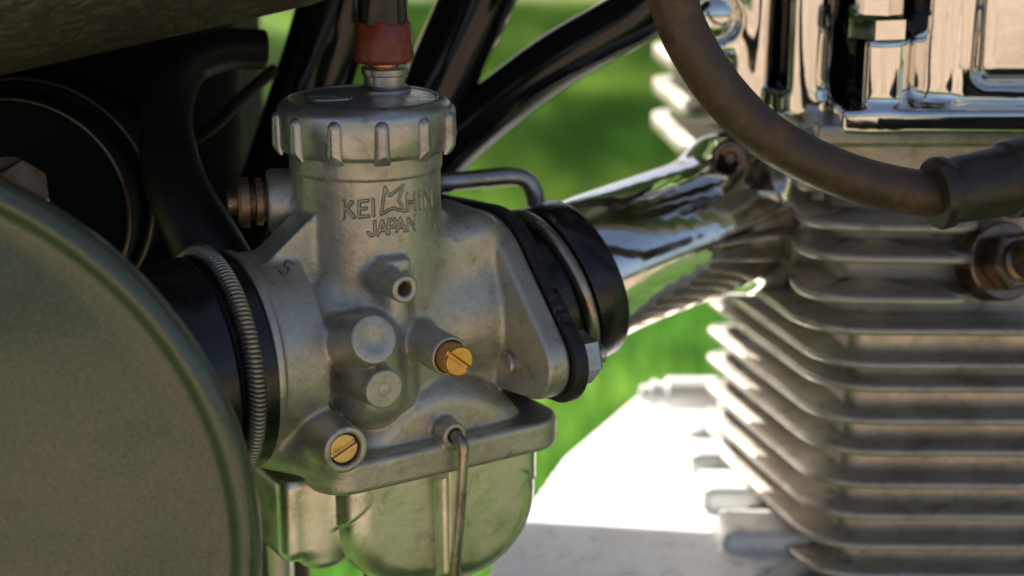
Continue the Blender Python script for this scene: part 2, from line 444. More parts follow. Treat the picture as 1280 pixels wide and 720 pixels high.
def p_orient(prim, c, ex, ey, ez, R):          # a primitive given in its own axes, set at c
    fn0 = prim[0]; c = np.array(c, float); E = [np.array(e, float)/np.linalg.norm(e) for e in (ex, ey, ez)]
    def fn(X, Y, Z):
        x, y, z = X-c[0], Y-c[1], Z-c[2]; return fn0(*[x*e[0]+y*e[1]+z*e[2] for e in E])
    return fn, c-R, c+R

rng = random.Random(4)
# ================================================================== setting
def sheet(name, x0, x1, y0, y1, z, mat, n=2):
    mb = MB(); mb.add([(x0, y0, z), (x1, y0, z), (x1, y1, z), (x0, y1, z)], [(0, 1, 2, 3)])
    return mb.obj(name, mat, smooth=False, kind='structure')
sheet('lawn', -60000, 60000, -60000, 60000, GROUND, 'lawn')
sheet('garden_path', -60000, 60000, 4300, 7500, GROUND+4, 'path')
sheet('paved_yard', -9000, 9000, -8500, -600, GROUND+4, 'path')

def grass():
    r = np.random.default_rng(3); n = 170000
    near = r.random(n) < .8
    x = np.where(near, r.uniform(-350, 900, n), r.uniform(-1500, 1800, n)); y = np.where(near, r.uniform(450, 4300, n), r.uniform(-600, 4300, n))
    h = r.uniform(22, 62, n); a = r.uniform(0, 6.283, n); w = r.uniform(1.6, 3.4, n); lean = r.uniform(5, 34, n); la = r.uniform(0, 6.283, n)
    b = np.stack([x, y, np.full(n, GROUND)], 1); d = np.stack([np.cos(a)*w, np.sin(a)*w, np.zeros(n)], 1)
    tip = b+np.stack([np.cos(la)*lean, np.sin(la)*lean, h], 1)
    V = np.stack([b-d, b+d, tip], 1).reshape(-1, 3)
    o = build('grass', V, np.arange(3*n).reshape(-1, 3), 'grass', smooth=False, kind='stuff')
    o['label'] = 'short green lawn grass behind the motorcycle'; o['category'] = 'grass'
grass()

def tree(x, y, seed):
    t = bpy.data.objects.new('shade_tree', None); COL.objects.link(t); t.location = Vector((x, y, GROUND))*S; WORLDLOC[t.name] = t.location.copy()
    t['label'] = 'leafy garden tree shading the far lawn'; t['category'] = 'tree'
    mb = MB(); mb.tube([(x, y, GROUND), (x+60, y, GROUND+1200), (x-40, y+80, GROUND+2400), (x, y, GROUND+3600)], [130, 100, 80, 30], 12, samples=6)
    for k in range(6):
        a = k*1.05+seed; z = GROUND+1700+k*230
        mb.tube([(x, y, z), (x+500*math.cos(a), y+500*math.sin(a), z+500), (x+1100*math.cos(a), y+1100*math.sin(a), z+800)], [45, 30, 10], 8, samples=4)
    mb.obj('trunk', 'bark', t)
    r = np.random.default_rng(seed); n = 9000
    cl = r.normal(0, 1, (70, 3)); cl /= np.linalg.norm(cl, axis=1)[:, None]; cl *= (r.random((70, 1))**.4)*np.array([1500, 1500, 1050])
    c = cl[r.integers(0, 70, n)]+r.normal(0, 170, (n, 3))+np.array([x, y, GROUND+2900])
    u1 = r.normal(0, 1, (n, 3)); u1 /= np.linalg.norm(u1, axis=1)[:, None]; u2 = np.cross(u1, r.normal(0, 1, (n, 3))); u2 /= np.linalg.norm(u2, axis=1)[:, None]
    s_ = r.uniform(35, 70, (n, 1)); V = np.stack([c-u1*s_, c-u2*s_*.5, c+u1*s_, c+u2*s_*.5], 1).reshape(-1, 3)
    build('crown', V, np.arange(4*n).reshape(-1, 4), 'leaves', t, smooth=False, kind='stuff')
SH = lambda gx, gy, h: (gx+h*SUN.x/SUN.z, gy+h*SUN.y/SUN.z)
tree(*SH(500, 3050, 2900), 11)

# ================================================================== motorcycle
bike = bpy.data.objects.new('motorcycle', None); COL.objects.link(bike)
bike.location = Vector((90, 130, GROUND))*S; WORLDLOC[bike.name] = bike.location.copy()
bike['label'] = 'old motorcycle with grey carburetor, finned engine and round green side cover on a lawn'; bike['category'] = 'motorcycle'

# ------------------------------------------------------------------ carburettor casting
BW = -47.5                                              # bore axis height
def carb_body():
    f = Field((-41, -40, -83), (47, 44, 5), .45)
    f.add(p_cyl((0, 0, -58), (0, 0, 4), 18.3, .3), 0)
    f.add(p_cyl((0, 0, -5), (0, 0, 2), 18.75, .35), .4)
    f.add(p_cyl((-36, 0, BW), (-22, 0, BW), 24.6, 1.2, 23.8), 2.5)
    f.add(p_cyl((-24, 0, BW), (20, 0, BW), 17, .5, 16), 6)
    f.add(p_cyl((-36.5, 0, BW), (-34.3, 0, BW), 25.3, .6), .8)
    # gusset between the column and the intake bell
    f.add(p_poly([(-10, -10), (-19.5, -15.5), (-34.5, -27.5), (-34.5, -34), (-10, -40)], 1, -3, 6.5, .8), 1.6)
    # outlet block and flange
    f.add(p_box((18, 0, -42), (15, 14.5, 23.5), 6), 4)
    f.add(p_cyl((8, 0, BW+2), (33, 0, BW+2), 16.5, 1.0, 19.5), 3)
    f.add(p_ext([(30, -52.8, 9.3), (1, -43, 22.5), (-29, -33, 9.3)], 0, 28.5, 35, 1.2), 2.0)
    # front bosses
    f.add(p_cyl(cv(507, 362, 31)-np.array([0, 16, 0]), cv(507, 362, 31), 3.4, .4), 1.6)
    f.add(p_box(cv(490, 330, 18.5)+np.array([0, -1, 0]), (3.6, 4.2, 1.8), .9), 1.0)
    r0 = cv(495, 385, 19); f.add(p_cone((r0[0], 16.5, -30), (r0[0]+1, 17.5, -58), 4.2, 4.6), 2.2)
    p1 = cv(468, 424, 34.5); p2 = cv(481, 487, 34.5)
    t1 = np.array([0, .95, .32]); t1 /= np.linalg.norm(t1)
    f.add(p_cone(cv(458, 432, 18), cv(463, 488, 17), 8.8, 9.2), 1.8)
    f.add(p_cyl(p1-t1*20, p1, 7.0, .4, 5.7), 1.6)
    f.add(p_cyl(p2-np.array([0, 20, 0]), p2, 5.6, .4, 4.8), 1.4)
    pi_ = cv(563, 446, 34); f.add(p_cyl(pi_-np.array([0, 20, 0]), pi_, 5.0, .5, 4.9), 1.6)
    # float chamber cover: dome, lip, screw boss
    f.add(p_cyl((10, -18, -86), (10, 20.5, -86), 29, 7), 1.6)
    f.add(p_cone((-26, 0, -62), (-8, 0, -64), 13, 14), 4)
    f.add(p_rrect((9.0, 0, -75.2), (34.8, 25.8, 4.2), 9, 1.6), .9)
    pa = cv(433, 563, 33); f.add(p_cyl(pa-np.array([0, 28, 0]), pa, 6.4, .6, 5.7), 2.2)
    f.add(p_cone((pa[0]-8, 8, pa[2]-3), (pa[0], 18, pa[2]-5), 8, 7), 3)
    pc = cv(569, 545, 26.5); f.add(p_cyl(pc-np.array([0, 12, 0]), pc, 3.3, .5), 1.2)
    # boss behind the column that carries the stop screw
    b0 = np.array([-11, -9, -14.]); f.add(p_cyl(b0, b0+np.array([-10, -4, 0]), 8, .8), 2)
    # openings
    f.cut(p_cyl(cv(507, 362, 31)-np.array([0, 8, 0]), cv(507, 362, 31)+np.array([0, 3, 0]), 1.75, .1), .5)
    f.cut(p_cyl(pi_-np.array([0, 12, 0]), pi_+np.array([0, 3, 0]), 3.95, .1), .5)
    f.cut(p_cyl(pa-np.array([0, 6, 0]), pa+np.array([0, 3, 0]), 3.95, .1), .5)
    f.cut(p_cyl(pc-np.array([0, 5, 0]), pc+np.array([0, 3, 0]), 1.75, .1), .5)
    f.cut(p_ell(p1+t1*2.2, (3.6, 2.6, 3.6)), 1.2)
    f.cut(p_cyl((-38, 0, BW), (-26, 0, BW), 20, .5), .5)
    # seat for the lettering
    def pocket(X, Y, Z):
        a = np.arctan2(X, Y); r = np.hypot(X, Y)
        return np.maximum(np.maximum(np.abs(a-LET_C)*18-LET_W, np.abs(Z-LET_Z)-LET_H), np.abs(r-18.3)-.8)
    f.cut((pocket, (-20, 0, LET_Z-LET_H-2), (20, 20, LET_Z+LET_H+2)), .05)
    return f.obj('carburetor', 'cast', bike, carb=True, label='weathered grey cast alloy carburetor with raised bosses and lettering'), p1, p2, pi_, pa, pc, f

# lettering strokes, read off the photograph, put on the column surface
def on_col(px, py, R=18.3):
    d = CB @ ray(px, py); c = CB @ CAM
    a = d[0]**2+d[1]**2; b = c[0]*d[0]+c[1]*d[1]; e = c[0]**2+c[1]**2-R*R
    t = (-b-math.sqrt(b*b-a*e))/a; q = c+t*d; return math.atan2(q[0], q[1])*R, q[2]
def Z2(x, y): return on_col(400+x/7.111, 210+y/7.111)
STROKES = []
for r_, pl in [
    (.42, [[(205, 300), (207, 445)], [(282, 303), (222, 372)], [(240, 362), (300, 438)]]),
    (.34, [[(345, 300), (345, 435)], [(345, 300), (425, 290)], [(345, 366), (410, 358)], [(345, 435), (432, 428)], [(470, 280), (477, 420)]]),
    (.30, [[(579, 172), (545, 412), (648, 357), (752, 386), (702, 280), (742, 155), (622, 246), (603, 222), (579, 172)]]),
    (.34, [[(776, 235), (780, 380)], [(845, 225), (850, 368)], [(780, 308), (848, 297)], [(890, 220), (893, 360)], [(930, 212), (932, 350)], [(930, 212), (992, 337)], [(990, 190), (993, 337)]]),
    (.33, [[(485, 477), (490, 572), (474, 598), (446, 602), (428, 575)], [(515, 597), (551, 472), (600, 585)], [(530, 560), (586, 550)],
           [(612, 582), (612, 462), (660, 455), (686, 482), (666, 520), (615, 530)], [(685, 562), (715, 450), (757, 557)], [(697, 530), (747, 520)],
           [(785, 555), (785, 450), (851, 547), (850, 425)]])]:
    for p in pl:
        q = [Z2(*a) for a in p]
        STROKES += [(a, b, r_) for a, b in zip(q[:-1], q[1:])]
xs = [p[0] for s_ in STROKES for p in s_[:2]]; zs = [p[1] for s_ in STROKES for p in s_[:2]]
LET_C = (min(xs)+max(xs))/2/18.3; LET_W = (max(xs)-min(xs))/2+.9; LET_Z = (min(zs)+max(zs))/2; LET_H = (max(zs)-min(zs))/2+.9

def engraved(name, surf, s0, s1, t0, t1, strokes, depth, parent, mat='cast', h=.13):
    """a fine patch of the casting's own surface with strokes sunk into it; surf(s, t, out) -> carb frame"""
    ns, nt_ = int((s1-s0)/h)+1, int((t1-t0)/h)+1
    s_, t_ = np.meshgrid(np.linspace(s0, s1, ns), np.linspace(t0, t1, nt_), indexing='ij')
    d = np.full(s_.shape, 9.0)
    for a, b, r_ in strokes:
        ax, ay = a; bx, by = b; L2 = max((bx-ax)**2+(by-ay)**2, 1e-6)
        k = np.clip(((s_-ax)*(bx-ax)+(t_-ay)*(by-ay))/L2, 0, 1)
        d = np.minimum(d, np.hypot(s_-ax-k*(bx-ax), t_-ay-k*(by-ay))-r_)
    x = np.clip(.5-d/.30, 0, 1); x = x*x*(3-2*x)
    edge = np.minimum(np.minimum(s_-s0, s1-s_), np.minimum(t_-t0, t1-t_))
    out = .015-depth*x
    P = np.stack(surf(s_, t_, out), -1).reshape(-1, 3)
    i = np.arange(ns*nt_).reshape(ns, nt_)
    Q = np.stack([i[:-1, :-1], i[1:, :-1], i[1:, 1:], i[:-1, 1:]], -1).reshape(-1, 4)
    rim = np.clip(1-np.abs(d+.02)/.22, 0, 1)
    return build(name, c2w(P), Q, mat, parent, grime=(.72*np.maximum(x*.45, rim)).ravel())

carb, P1, P2, PI, PA, PC, BODY = carb_body()
engraved('maker_lettering', lambda s, t, o: ((18.3+o)*np.sin(s/18.3), (18.3+o)*np.cos(s/18.3), t), LET_C*18.3-LET_W-.8, LET_C*18.3+LET_W+.8, LET_Z-LET_H-.8, LET_Z+LET_H+.8, STROKES, .32, carb)
def on_body(px, py, out=.12):                       # where a photo pixel meets the casting
    d = CB @ ray(px, py); c = CB @ CAM; L = np.linalg.norm(d); t = np.arange(330, 470, .15)/L
    P = c+t[:, None]*d; m = np.all((P > BODY.lo+1) & (P < BODY.lo+(np.array(BODY.D.shape)-2)*BODY.h), axis=1)
    q = P[m][np.argmax(BODY.sample(P[m]) < 0)]; return c2w(q-d/L*out)
S5 = [on_body(320+x/5.142, 280+y/5.142) for x, y in [(240, 258), (200, 236), (180, 268), (205, 283), (204, 312), (175, 326), (146, 302)]]
mb = MB(); mb.tube(S5, .3, 6, samples=4); mb.obj('cast_number', 'number', carb)

# ------------------------------------------------------------------ cap
def cap():
    def fn(r, t, q):
        if r < 18.6 or t < 1.2 or t > 9.9: return r, t
        return r, t
    mb = MB(); mb.lathe([(18.4, -.6), (20.2, -.3), (20.9, .3), (21.2, 1.0), (21.3, 9.3), (21.0, 10.3), (20.2, 11.2), (19.0, 11.9), (18.3, 12.25), (17.75, 12.2), (17.6, 11.5), (10, 11.5)], (0, 0, 0), (0, 0, 1), 120)
    o = mb.obj('cap', 'cap', carb, label='knurled round alloy cap with vertical grip ribs', sharp=40)
    f = Field((-24.5, -24.5, -1), (24.5, 24.5, 12.5), .33)
    base = math.atan2(CAM[0], -CAM[1])
    for k in range(12):
        a = base+math.radians(10.4+30*k); x, y = math.sin(a), -math.cos(a)
        f.add(p_cone((x*21.0, y*21.0, -1.0), (x*21.0, y*21.0, 7.9), 2.0, 1.75), 0)
    f.cut(p_cyl((0, 0, -4), (0, 0, 14), 20.4, .1), .2)
    # the ribs are cut off obliquely towards the lower rim
    def low(X, Y, Z): return (Z-(-1.2)-(np.hypot(X, Y)-21.2)*1.5)*.55
    f.cut((low, (-25, -25, -2), (25, 25, 5)), .3)
    f.obj('grip_ribs', 'cap', carb)
    mb = MB(); mb.lathe([(17.5, 10.5), (17.5, 11.7), (17.2, 12.0), (9, 12.15), (0, 12.2)], (0, 0, 0), (0, 0, 1), 96)
    mb.obj('cap_plate', 'cap', carb, sharp=35)
    # stamped oval mark on the plate
    m = MB(); c = wz(412, 122, 12.3)
    for a, b in ((5.2, 3.4), (3.9, 2.4), (2.6, 1.4)):
        m.tube([(c[0]+a*math.cos(q), c[1]+b*math.sin(q), 12.2) for q in np.linspace(0, 2*math.pi, 33)[:-1]], .38, 6, True)
    m.tube([(c[0]-1.8, c[1], 12.2), (c[0]+1.8, c[1], 12.2)], .38, 6)
    m.obj('stamped_mark', 'cap', carb)
cap()

# throttle cable
A0 = wz(481, 113, 12.0)
def at(z): return (A0[0], A0[1], z)
mb = MB(); mb.lathe([(6.6, 11.5), (6.6, 12.6), (6.2, 13.0), (5.4, 13.3), (5.2, 13.6), (5.2, 15.9), (5.7, 16.2), (5.8, 17.6), (5.5, 18.0), (3, 18.1)], at(0), (0, 0, 1), 48)
mb.obj('cable_adjuster', 'steel', carb, sharp=30)
mb = MB(); mb.lathe([(3.4, 17), (3.5, 19.0), (3.5, 21)], at(0), (0, 0, 1), 32); mb.obj('brass_ferrule', 'brass', carb, sharp=30)
mb = MB()
def ragged(r, t, q): return r, t+(.35*math.sin(5*q)+.3*math.sin(9*q+1) if t > 27 else 0)
mb.lathe([(3.6, 19.6), (7.0, 19.2), (7.45, 19.6), (7.5, 20.5), (7.25, 24), (6.9, 28.6), (6.4, 29.2), (5.5, 29.0)], at(0), (0, 0, 1), 48, ragged)
mb.obj('cable_boot', 'red_rubber', carb, label='worn red rubber boot below the throttle cable', sharp=50)
mb = MB(); mb.tube([at(22), at(30), (A0[0]-.3, A0[1]+1, 50), (A0[0]-1, A0[1]+6, 75), (A0[0], A0[1]+22, 110), (A0[0]+10, A0[1]+45, 150)], 6.2, 28, samples=8)
mb.obj('throttle_cable', 'cable', bike, label='glossy black throttle cable rising from the carburetor cap')

# ------------------------------------------------------------------ screws
def carb_lathe(name, prof, o, ax, mat, parent, seg=40, sharp=35, fn=None, **k):
    mb = MB(); mb.lathe(prof, o, ax, seg, fn); mb.v = [tuple(c2w(x)) for x in mb.v]; mb.f = [q[::-1] for q in mb.f]
    return mb.obj(name, mat, parent, sharp=sharp, **k)
def slot_screw(name, c, r, L, ang, mat, knurl=False, depth=.9):
    f = Field(c-np.array([r+1, L+1, r+1]), c+np.array([r+1, 1.5, r+1]), .14)
    f.add(p_cyl(c-np.array([0, L, 0]), c, r, .3), 0)
    if knurl:
        def kn(X, Y, Z):
            a = np.arctan2(Z-c[2], X-c[0]); q = np.hypot(X-c[0], Z-c[2])
            g = np.maximum(np.abs(np.sin(a*14+Y*2.6)), np.abs(np.sin(a*14-Y*2.6)))
            return np.maximum(np.maximum(q-r-.05-.28*(1-g**3), np.abs(Y-(c[1]-3.2))-2.2), -(q-r+.8))
        f.add((kn, c-np.array([r+.6, 6, r+.6]), c+np.array([r+.6, 0, r+.6])), .1)
    f.cut(p_box(c, (r+2, depth, .55), .08, ang, 1), .08)
    return f.obj(name, mat, carb, carb=True, normals=False)
slot_screw('air_screw', PA-np.array([0, 1.0, 0]), 3.55, 6, math.radians(-24), 'brass_clean')
pe = cv(579, 457, 38.5)
slot_screw('idle_screw', np.array([PI[0], pe[1], PI[2]]), 3.6, 14, math.radians(40), 'brass', True, 1.2)
# core plug caps and the rivet
carb_lathe('plug_dimple', [(2.1, -.6), (1.6, .15), (.8, .3), (0, .3)], P2, (0, 1, 0), 'cast', carb)
carb_lathe('flange_rivet', [(3.1, -2), (3.1, 1.2), (2.7, 1.7), (1.8, 1.5), (0, 1.4)], (28.5, 21.5, -55), (-1, 0, 0), 'steel', carb)
# stop screw behind the column
b0 = np.array([-21, -13, -14.]); ax = (-1, -.36, 0)
carb_lathe('stop_screw', [(4.6, 0), (4.8, 1), (5.8, 1.2), (5.8, 2.8), (4.4, 3), (4.2, 4.2), (6.2, 4.5), (6.2, 6.4), (5.4, 7.2), (3.0, 7.3), (3, 9.6), (0, 10)], b0, ax, 'rusty', carb)

# ------------------------------------------------------------------ float bowl and clip
def bowl():
    f = Field((-37, -28, -122), (42, 30, -75), .5)
    f.add(p_ext([(3.5, -90, 21.5), (17.5, -92, 21.5)], 1, -21, 21, 6.5, (-18.5, 39.5, -91, -66)), 0)
    f.add(p_box((-22.5, 2, -88), (9.5, 12, 12), 4), 2)
    f.add(p_cyl((-20, 9, -103), (-20, 9, -79), 6.2, 3), 2.5)
    x = cv(553, 640, 20.5)[0]; f.cut(p_cyl((x, 21.2, -125), (x, 21.2, -70), 2.0, .1), .5)
    f.add(p_cyl((4, 0, -122), (4, 0, -110), 7, 1), 3)
    def top(X, Y, Z): return -77.6-Z
    f.cut((top, (-40, -30, -82), (45, 32, -70)), .1)
    return f.obj('float_bowl', 'bowl', carb, carb=True, label='smooth satin float bowl reflecting grass')
bowl()
clip = [c2w(q) for q in [PC+np.array([0, -4, 0]), PC+np.array([0, .5, 0]), PC+np.array([.2, 2.2, -.6]), PC+np.array([.4, 3.1, -3]), PC+np.array([.2, 2.6, -12]), PC+np.array([-.2, .5, -30]), PC+np.array([-.6, -3, -50]), PC+np.array([-1, -10, -53]), PC+np.array([-1, -30, -53])]]
mb = MB(); mb.tube(clip, 1.45, 14, samples=8); mb.obj('wire_clip', 'wire', carb, label='bent steel wire clip across the float bowl')

# ------------------------------------------------------------------ flange gasket, bolt, rubber joint
def gasket():
    f = Field((33, -42, -70), (41, 42, -16), .5)
    f.add(p_ext([(31, -53.2, 10.6), (1, -43, 23.4), (-30, -33, 10.6)], 0, 35.15, 39.0, .7), 0)
    r = random.Random(8)
    for k in range(26):
        t = r.random(); a = np.array([37+r.uniform(-2, 2), 2+t*30, -22-t*22-8*t*(1-t)+r.uniform(-1.5, 2.5)])
        f.cut(p_ell(a+np.array([0, 3.2, 2.2]), (r.uniform(.6, 1.6), r.uniform(.6, 1.4), r.uniform(.6, 1.4))), .5)
    return f.obj('flange_gasket', 'gasket', carb, carb=True, label='thick black rubber gasket behind the flange')
gasket()
hexq = [(math.cos(math.radians(60*k+20)), math.sin(math.radians(60*k+20))) for k in range(6)]
def hex_mesh(mb, o, ax, r, t0, t1, rot=20):
    o = np.asarray(o, float); ax = np.asarray(ax, float)/np.linalg.norm(ax)
    a = np.cross(ax, [0, 0, 1.0]) if abs(ax[2]) < .9 else np.cross(ax, [0, 1.0, 0]); a /= np.linalg.norm(a); b = np.cross(ax, a)
    v = []
    for rr, t in ((r, t0), (r, t1-.9), (r*.88, t1), (r*.5, t1)):
        for k in range(6):
            q = math.radians(60*k+rot); v.append(o+ax*t+(a*math.cos(q)+b*math.sin(q))*rr)
    f = [(i*6+k, i*6+(k+1) % 6, (i+1)*6+(k+1) % 6, (i+1)*6+k) for i in range(3) for k in range(6)]+[tuple(range(6))[::-1], tuple(range(18, 24))]
    return mb.add(v, f)
mb = MB(); hex_mesh(mb, c2w((39.1, 32, -53.2)), c2w((1, 0, 0)), 6.8, 0, 6.4, 12)
mb.lathe([(2.9, 0), (2.9, 9.5), (2.4, 10)], c2w((39.1, 32, -53.2)), c2w((1, 0, 0)), 20)
mb.obj('flange_nut', 'steel', carb, sharp=25)
mb = MB(); q_ = wy(724, 478, 10); mb.lathe([(1.5, 0), (1.5, 5), (1.1, 5.4)], q_+np.array([0, 0, -2]), (.1, 0, 1), 14); mb.obj('stud_end', 'rusty', carb, sharp=35)
JT = math.radians(15)
JA = np.array([math.cos(JT), 0, math.sin(JT)])           # rubber joint axis, tipped up towards the engine
J0 = np.array([38.3, 0, -49.5])
joint = carb_lathe('rubber_joint', [(23, 0), (22.6, 2), (21.6, 5), (21.2, 9), (21.4, 17), (22.6, 17.3), (23, 18), (22.8, 25.5), (22.2, 26.5), (18, 26.5)], J0, JA, 'rubber', bike, 72, label='black rubber inlet joint between carburetor and chrome pipe')
def ring(name, o, ax, R, r, mat, parent, seg=72, **k):
    o = np.asarray(o, float); ax = np.asarray(ax, float)/np.linalg.norm(ax); a = np.cross(ax, [0, 1.0, 0]); a /= np.linalg.norm(a); b = np.cross(ax, a)
    mb = MB(); mb.tube([c2w(o+R*(a*math.cos(q)+b*math.sin(q))) for q in np.linspace(0, 2*math.pi, seg+1)[:-1]], r, 12, True)
    return mb.obj(name, mat, parent, **k)
ring('wire_clamp', J0+JA*14.4, JA, 22.6, 1.75, 'wire', joint)

# ------------------------------------------------------------------ intake boot on the left
boot = carb_lathe('intake_boot', [(25.6, 0), (26.6, .3), (26.6, 3.6), (25.0, 4.2), (25.0, 8.4), (26.2, 9.2), (26.6, 10), (25.8, 18), (25.2, 22), (26.5, 23), (27, 26), (27, 40)], (-36.6, 0, BW-1), (-1, 0, -.035), 'rubber', bike, 96, label='black rubber intake boot held by a coil spring band')
def spring_band():
    c = np.array([-36.6-6.0, 0, BW-1.2]); R = 27.0; n = 158; st = 10
    q = np.linspace(0, 2*math.pi, n*st+1)[:-1]; h = q*n; r = 1.75
    P = np.stack([c[0]+r*np.sin(h), (R+r*np.cos(h))*np.sin(q), c[2]+(R+r*np.cos(h))*np.cos(q)], 1)
    mb = MB(); mb.tube(c2w(P), .52, 6, True); return mb.obj('spring_band', 'spring', boot, label='coiled steel spring band around the intake boot')
spring_band()

# ------------------------------------------------------------------ vent pipe behind the carburettor
mb = MB(); mb.tube([wy(540, 229, 42), wy(560, 228, 42), wy(600, 224, 44), wy(640, 221, 46), wy(658, 226, 47), wy(668, 242, 47), wy(672, 270, 47), wy(673, 300, 47)], 2.7, 16, samples=6)
mb.obj('vent_pipe', 'steel', bike, label='thin bent metal vent pipe behind the carburetor')

# ------------------------------------------------------------------ chrome inlet pipe
def pipe():
    f = Field((40, 15, -88), (135, 145, 12), .9)
    s0 = c2w(J0+JA*22); d0 = c2w(JA)
    e = np.array([112, 92, -36.])
    pts = spline([s0, s0+d0*14, s0*.35+e*.65+np.array([0, -6, 2]), e], 7)
    rr = np.linspace(19.6, 20.2, len(pts))
    for a, b, r0, r1 in zip(pts[:-1], pts[1:], rr[:-1], rr[1:]): f.add(p_cone(a, b, r0, r1), 1.5)
    # flange plate against the head port and the ear with its socket screw
    n = np.array([.94, .26, -.15]); n /= np.linalg.norm(n)
    n = np.array([.96, .27, 0]); g = np.array([110, 93, -39.]); la = np.array([-.19, .72, -.68]); la = la-n*(la@n); la /= np.linalg.norm(la)
    f.add(p_orient(p_ext([(-33, 0, 10), (0, 0, 25.5), (33, 0, 10)], 2, -5, 5, 2.5), g, la, np.cross(n, la), n, 46), 1.6)
    sc = wy(915, 197, 66)
    f.add(p_cone(sc+np.array([-2, 9, -4]), g+np.array([0, 4, 14]), 9, 9), 9)
    return f.obj('inlet_pipe', 'worn_chrome', bike, label='chromed curved inlet pipe bolted to the cylinder head'), sc
ip, SC = pipe()
mb = MB(); mb.lathe([(5.2, 0), (5.4, 5), (4.6, 5.6), (3.3, 5.6), (3.0, 3.2), (1.6, 3.0), (1.4, 4.6), (0, 4.6)], SC+np.array([0, .5, 0]), (-.25, -1, .15), 32)
mb.obj('socket_screw', 'plug', ip, sharp=35)

# ------------------------------------------------------------------ engine
def rpoly(pts, rad, n=7):
    """rounded polygon"""
    out = []; m = len(pts)
    for i in range(m):
        p, a, b = np.array(pts[i], float), np.array(pts[i-1], float), np.array(pts[(i+1) % m], float); r = rad[i]
        u_, v_ = (a-p)/np.linalg.norm(a-p), (b-p)/np.linalg.norm(b-p); ang = math.acos(np.clip(u_@v_, -1, 1)); L = r/math.tan(ang/2)
        s0, s1 = p+u_*L, p+v_*L
        for k in range(n+1):
            t = k/n; out.append(tuple((1-t)**2*s0+2*t*(1-t)*p+t*t*s1))
    return out
def fin_mesh(poly, th):
    """slab with a rounded, thinner rim"""
    P = np.array(poly); c = P.mean(0); n = len(P)
    T = np.roll(P, -1, 0)-np.roll(P, 1, 0); T /= np.linalg.norm(T, axis=1)[:, None]; N = np.stack([T[:, 1], -T[:, 0]], 1)
    N *= np.sign(((P-c)*N).sum(1))[:, None]
    lay = [(19, th/2+.7), (1.0, th/2), (.25, th/2-.35), (0, 0), (.25, -th/2+.35), (1.0, -th/2), (19, -th/2-.7)]
    v = [(*(P[i]-N[i]*o), z) for o, z in lay for i in range(n)]
    f = [(a*n+i, a*n+(i+1) % n, (a+1)*n+(i+1) % n, (a+1)*n+i) for a in range(len(lay)-1) for i in range(n)]
    f += [tuple(range(n)), tuple((len(lay)-1)*n+i for i in range(n))[::-1]]
    return v, f
def core(name, poly, z0, z1, mat, parent, **k):
    mb = MB(); mb.prism(poly, z0, z1); return mb.obj(name, mat, parent, sharp=40, **k)
def copies(name, verts, faces, levels, mat, parent, **k):
    first = None
    for z in levels:
        if first is None:
            first = build(name, [(x, y, zz+z) for x, y, zz in verts], faces, mat, parent, origin=(130, 140, z), **k)
        else:
            o = first.copy(); COL.objects.link(o); o.location = first.location+Vector((0, 0, (z-levels[0])*S))
FY = 40
cyl_poly = [(124, FY), (290, FY-2), (290, 132), (99, 132)]
levels = [float(wy(1236, y, FY)[2]) for y in (458, 487, 528, 567, 608, 647, 685, 722, 760, 798)]
inner = rpoly([(133, FY+8.5), (280, FY+7), (280, 120), (119, 120)], [7, 10, 10, 10])
cylinder = core('engine_cylinder', inner, levels[-1]-8, levels[0]+12, 'core', bike, label='finned alloy engine cylinder')
v_, f_ = fin_mesh(rpoly(cyl_poly, [22, 8, 8, 8], 10), 2.4)
copies('cooling_fin', v_, f_, levels, 'fin', cylinder)
# cylinder head: lowest full fin, two short front fins, far side fins, port housing
hl = [float(wy(1236, y, FY)[2]) for y in (414, 373, 322, 283)]
head = core('cylinder_head', rpoly([(128, FY+14), (280, FY+11), (280, 135), (112, 135)], [10]*4), levels[0]+12.1, -4.5, 'fin', bike, label='alloy cylinder head with short cooling fins')
copies('head_fin', *fin_mesh(rpoly([(119, FY-1), (290, FY-3), (290, 130), (97, 130)], [24, 8, 8, 8], 10), 2.4), hl[:1], 'fin', head)
copies('short_fin', *fin_mesh(rpoly([(113, FY-2), (164, FY-4), (168, 80), (120, 88)], [20, 10, 10, 14], 10), 2.6), hl[1:], 'fin', head)
copies('far_fin', *fin_mesh(rpoly([(93, 140), (250, 140), (250, 215), (86, 215)], [14, 10, 10, 14], 8), 5.5), [float(wy(830, y, 160)[2]) for y in (178, 132, 86, 40)], 'fin', head)
def head_block():
    f = Field((95, 25, -60), (215, 140, 2), 1.1)
    f.add(p_cone((112, 92, -38), (140, 86, -34), 22, 25), 2)
    f.add(p_box((190, 90, -13), (76, 46, 9), 3), 4)
    f.add(p_box((190, 88, -5), (72, 49, 3), 1.2), 1)
    return f.obj('port_housing', 'cast', head)
head_block()
# spark plug
sp = wy(1272, 326, 36)
mb = MB(); ax = (.35, -1, .3)
mb.lathe([(11, -14), (11, -6), (10.4, -5.4), (8, -5.4)], sp, ax, 40)
hex_mesh(mb, sp, ax, 8.5, -5, 2, 5)
mb.lathe([(5.8, 2), (5.8, 3), (4.6, 3.6), (4.4, 14), (4, 15)], sp, ax, 32)
mb.obj('spark_plug', 'plug', head, sharp=30)

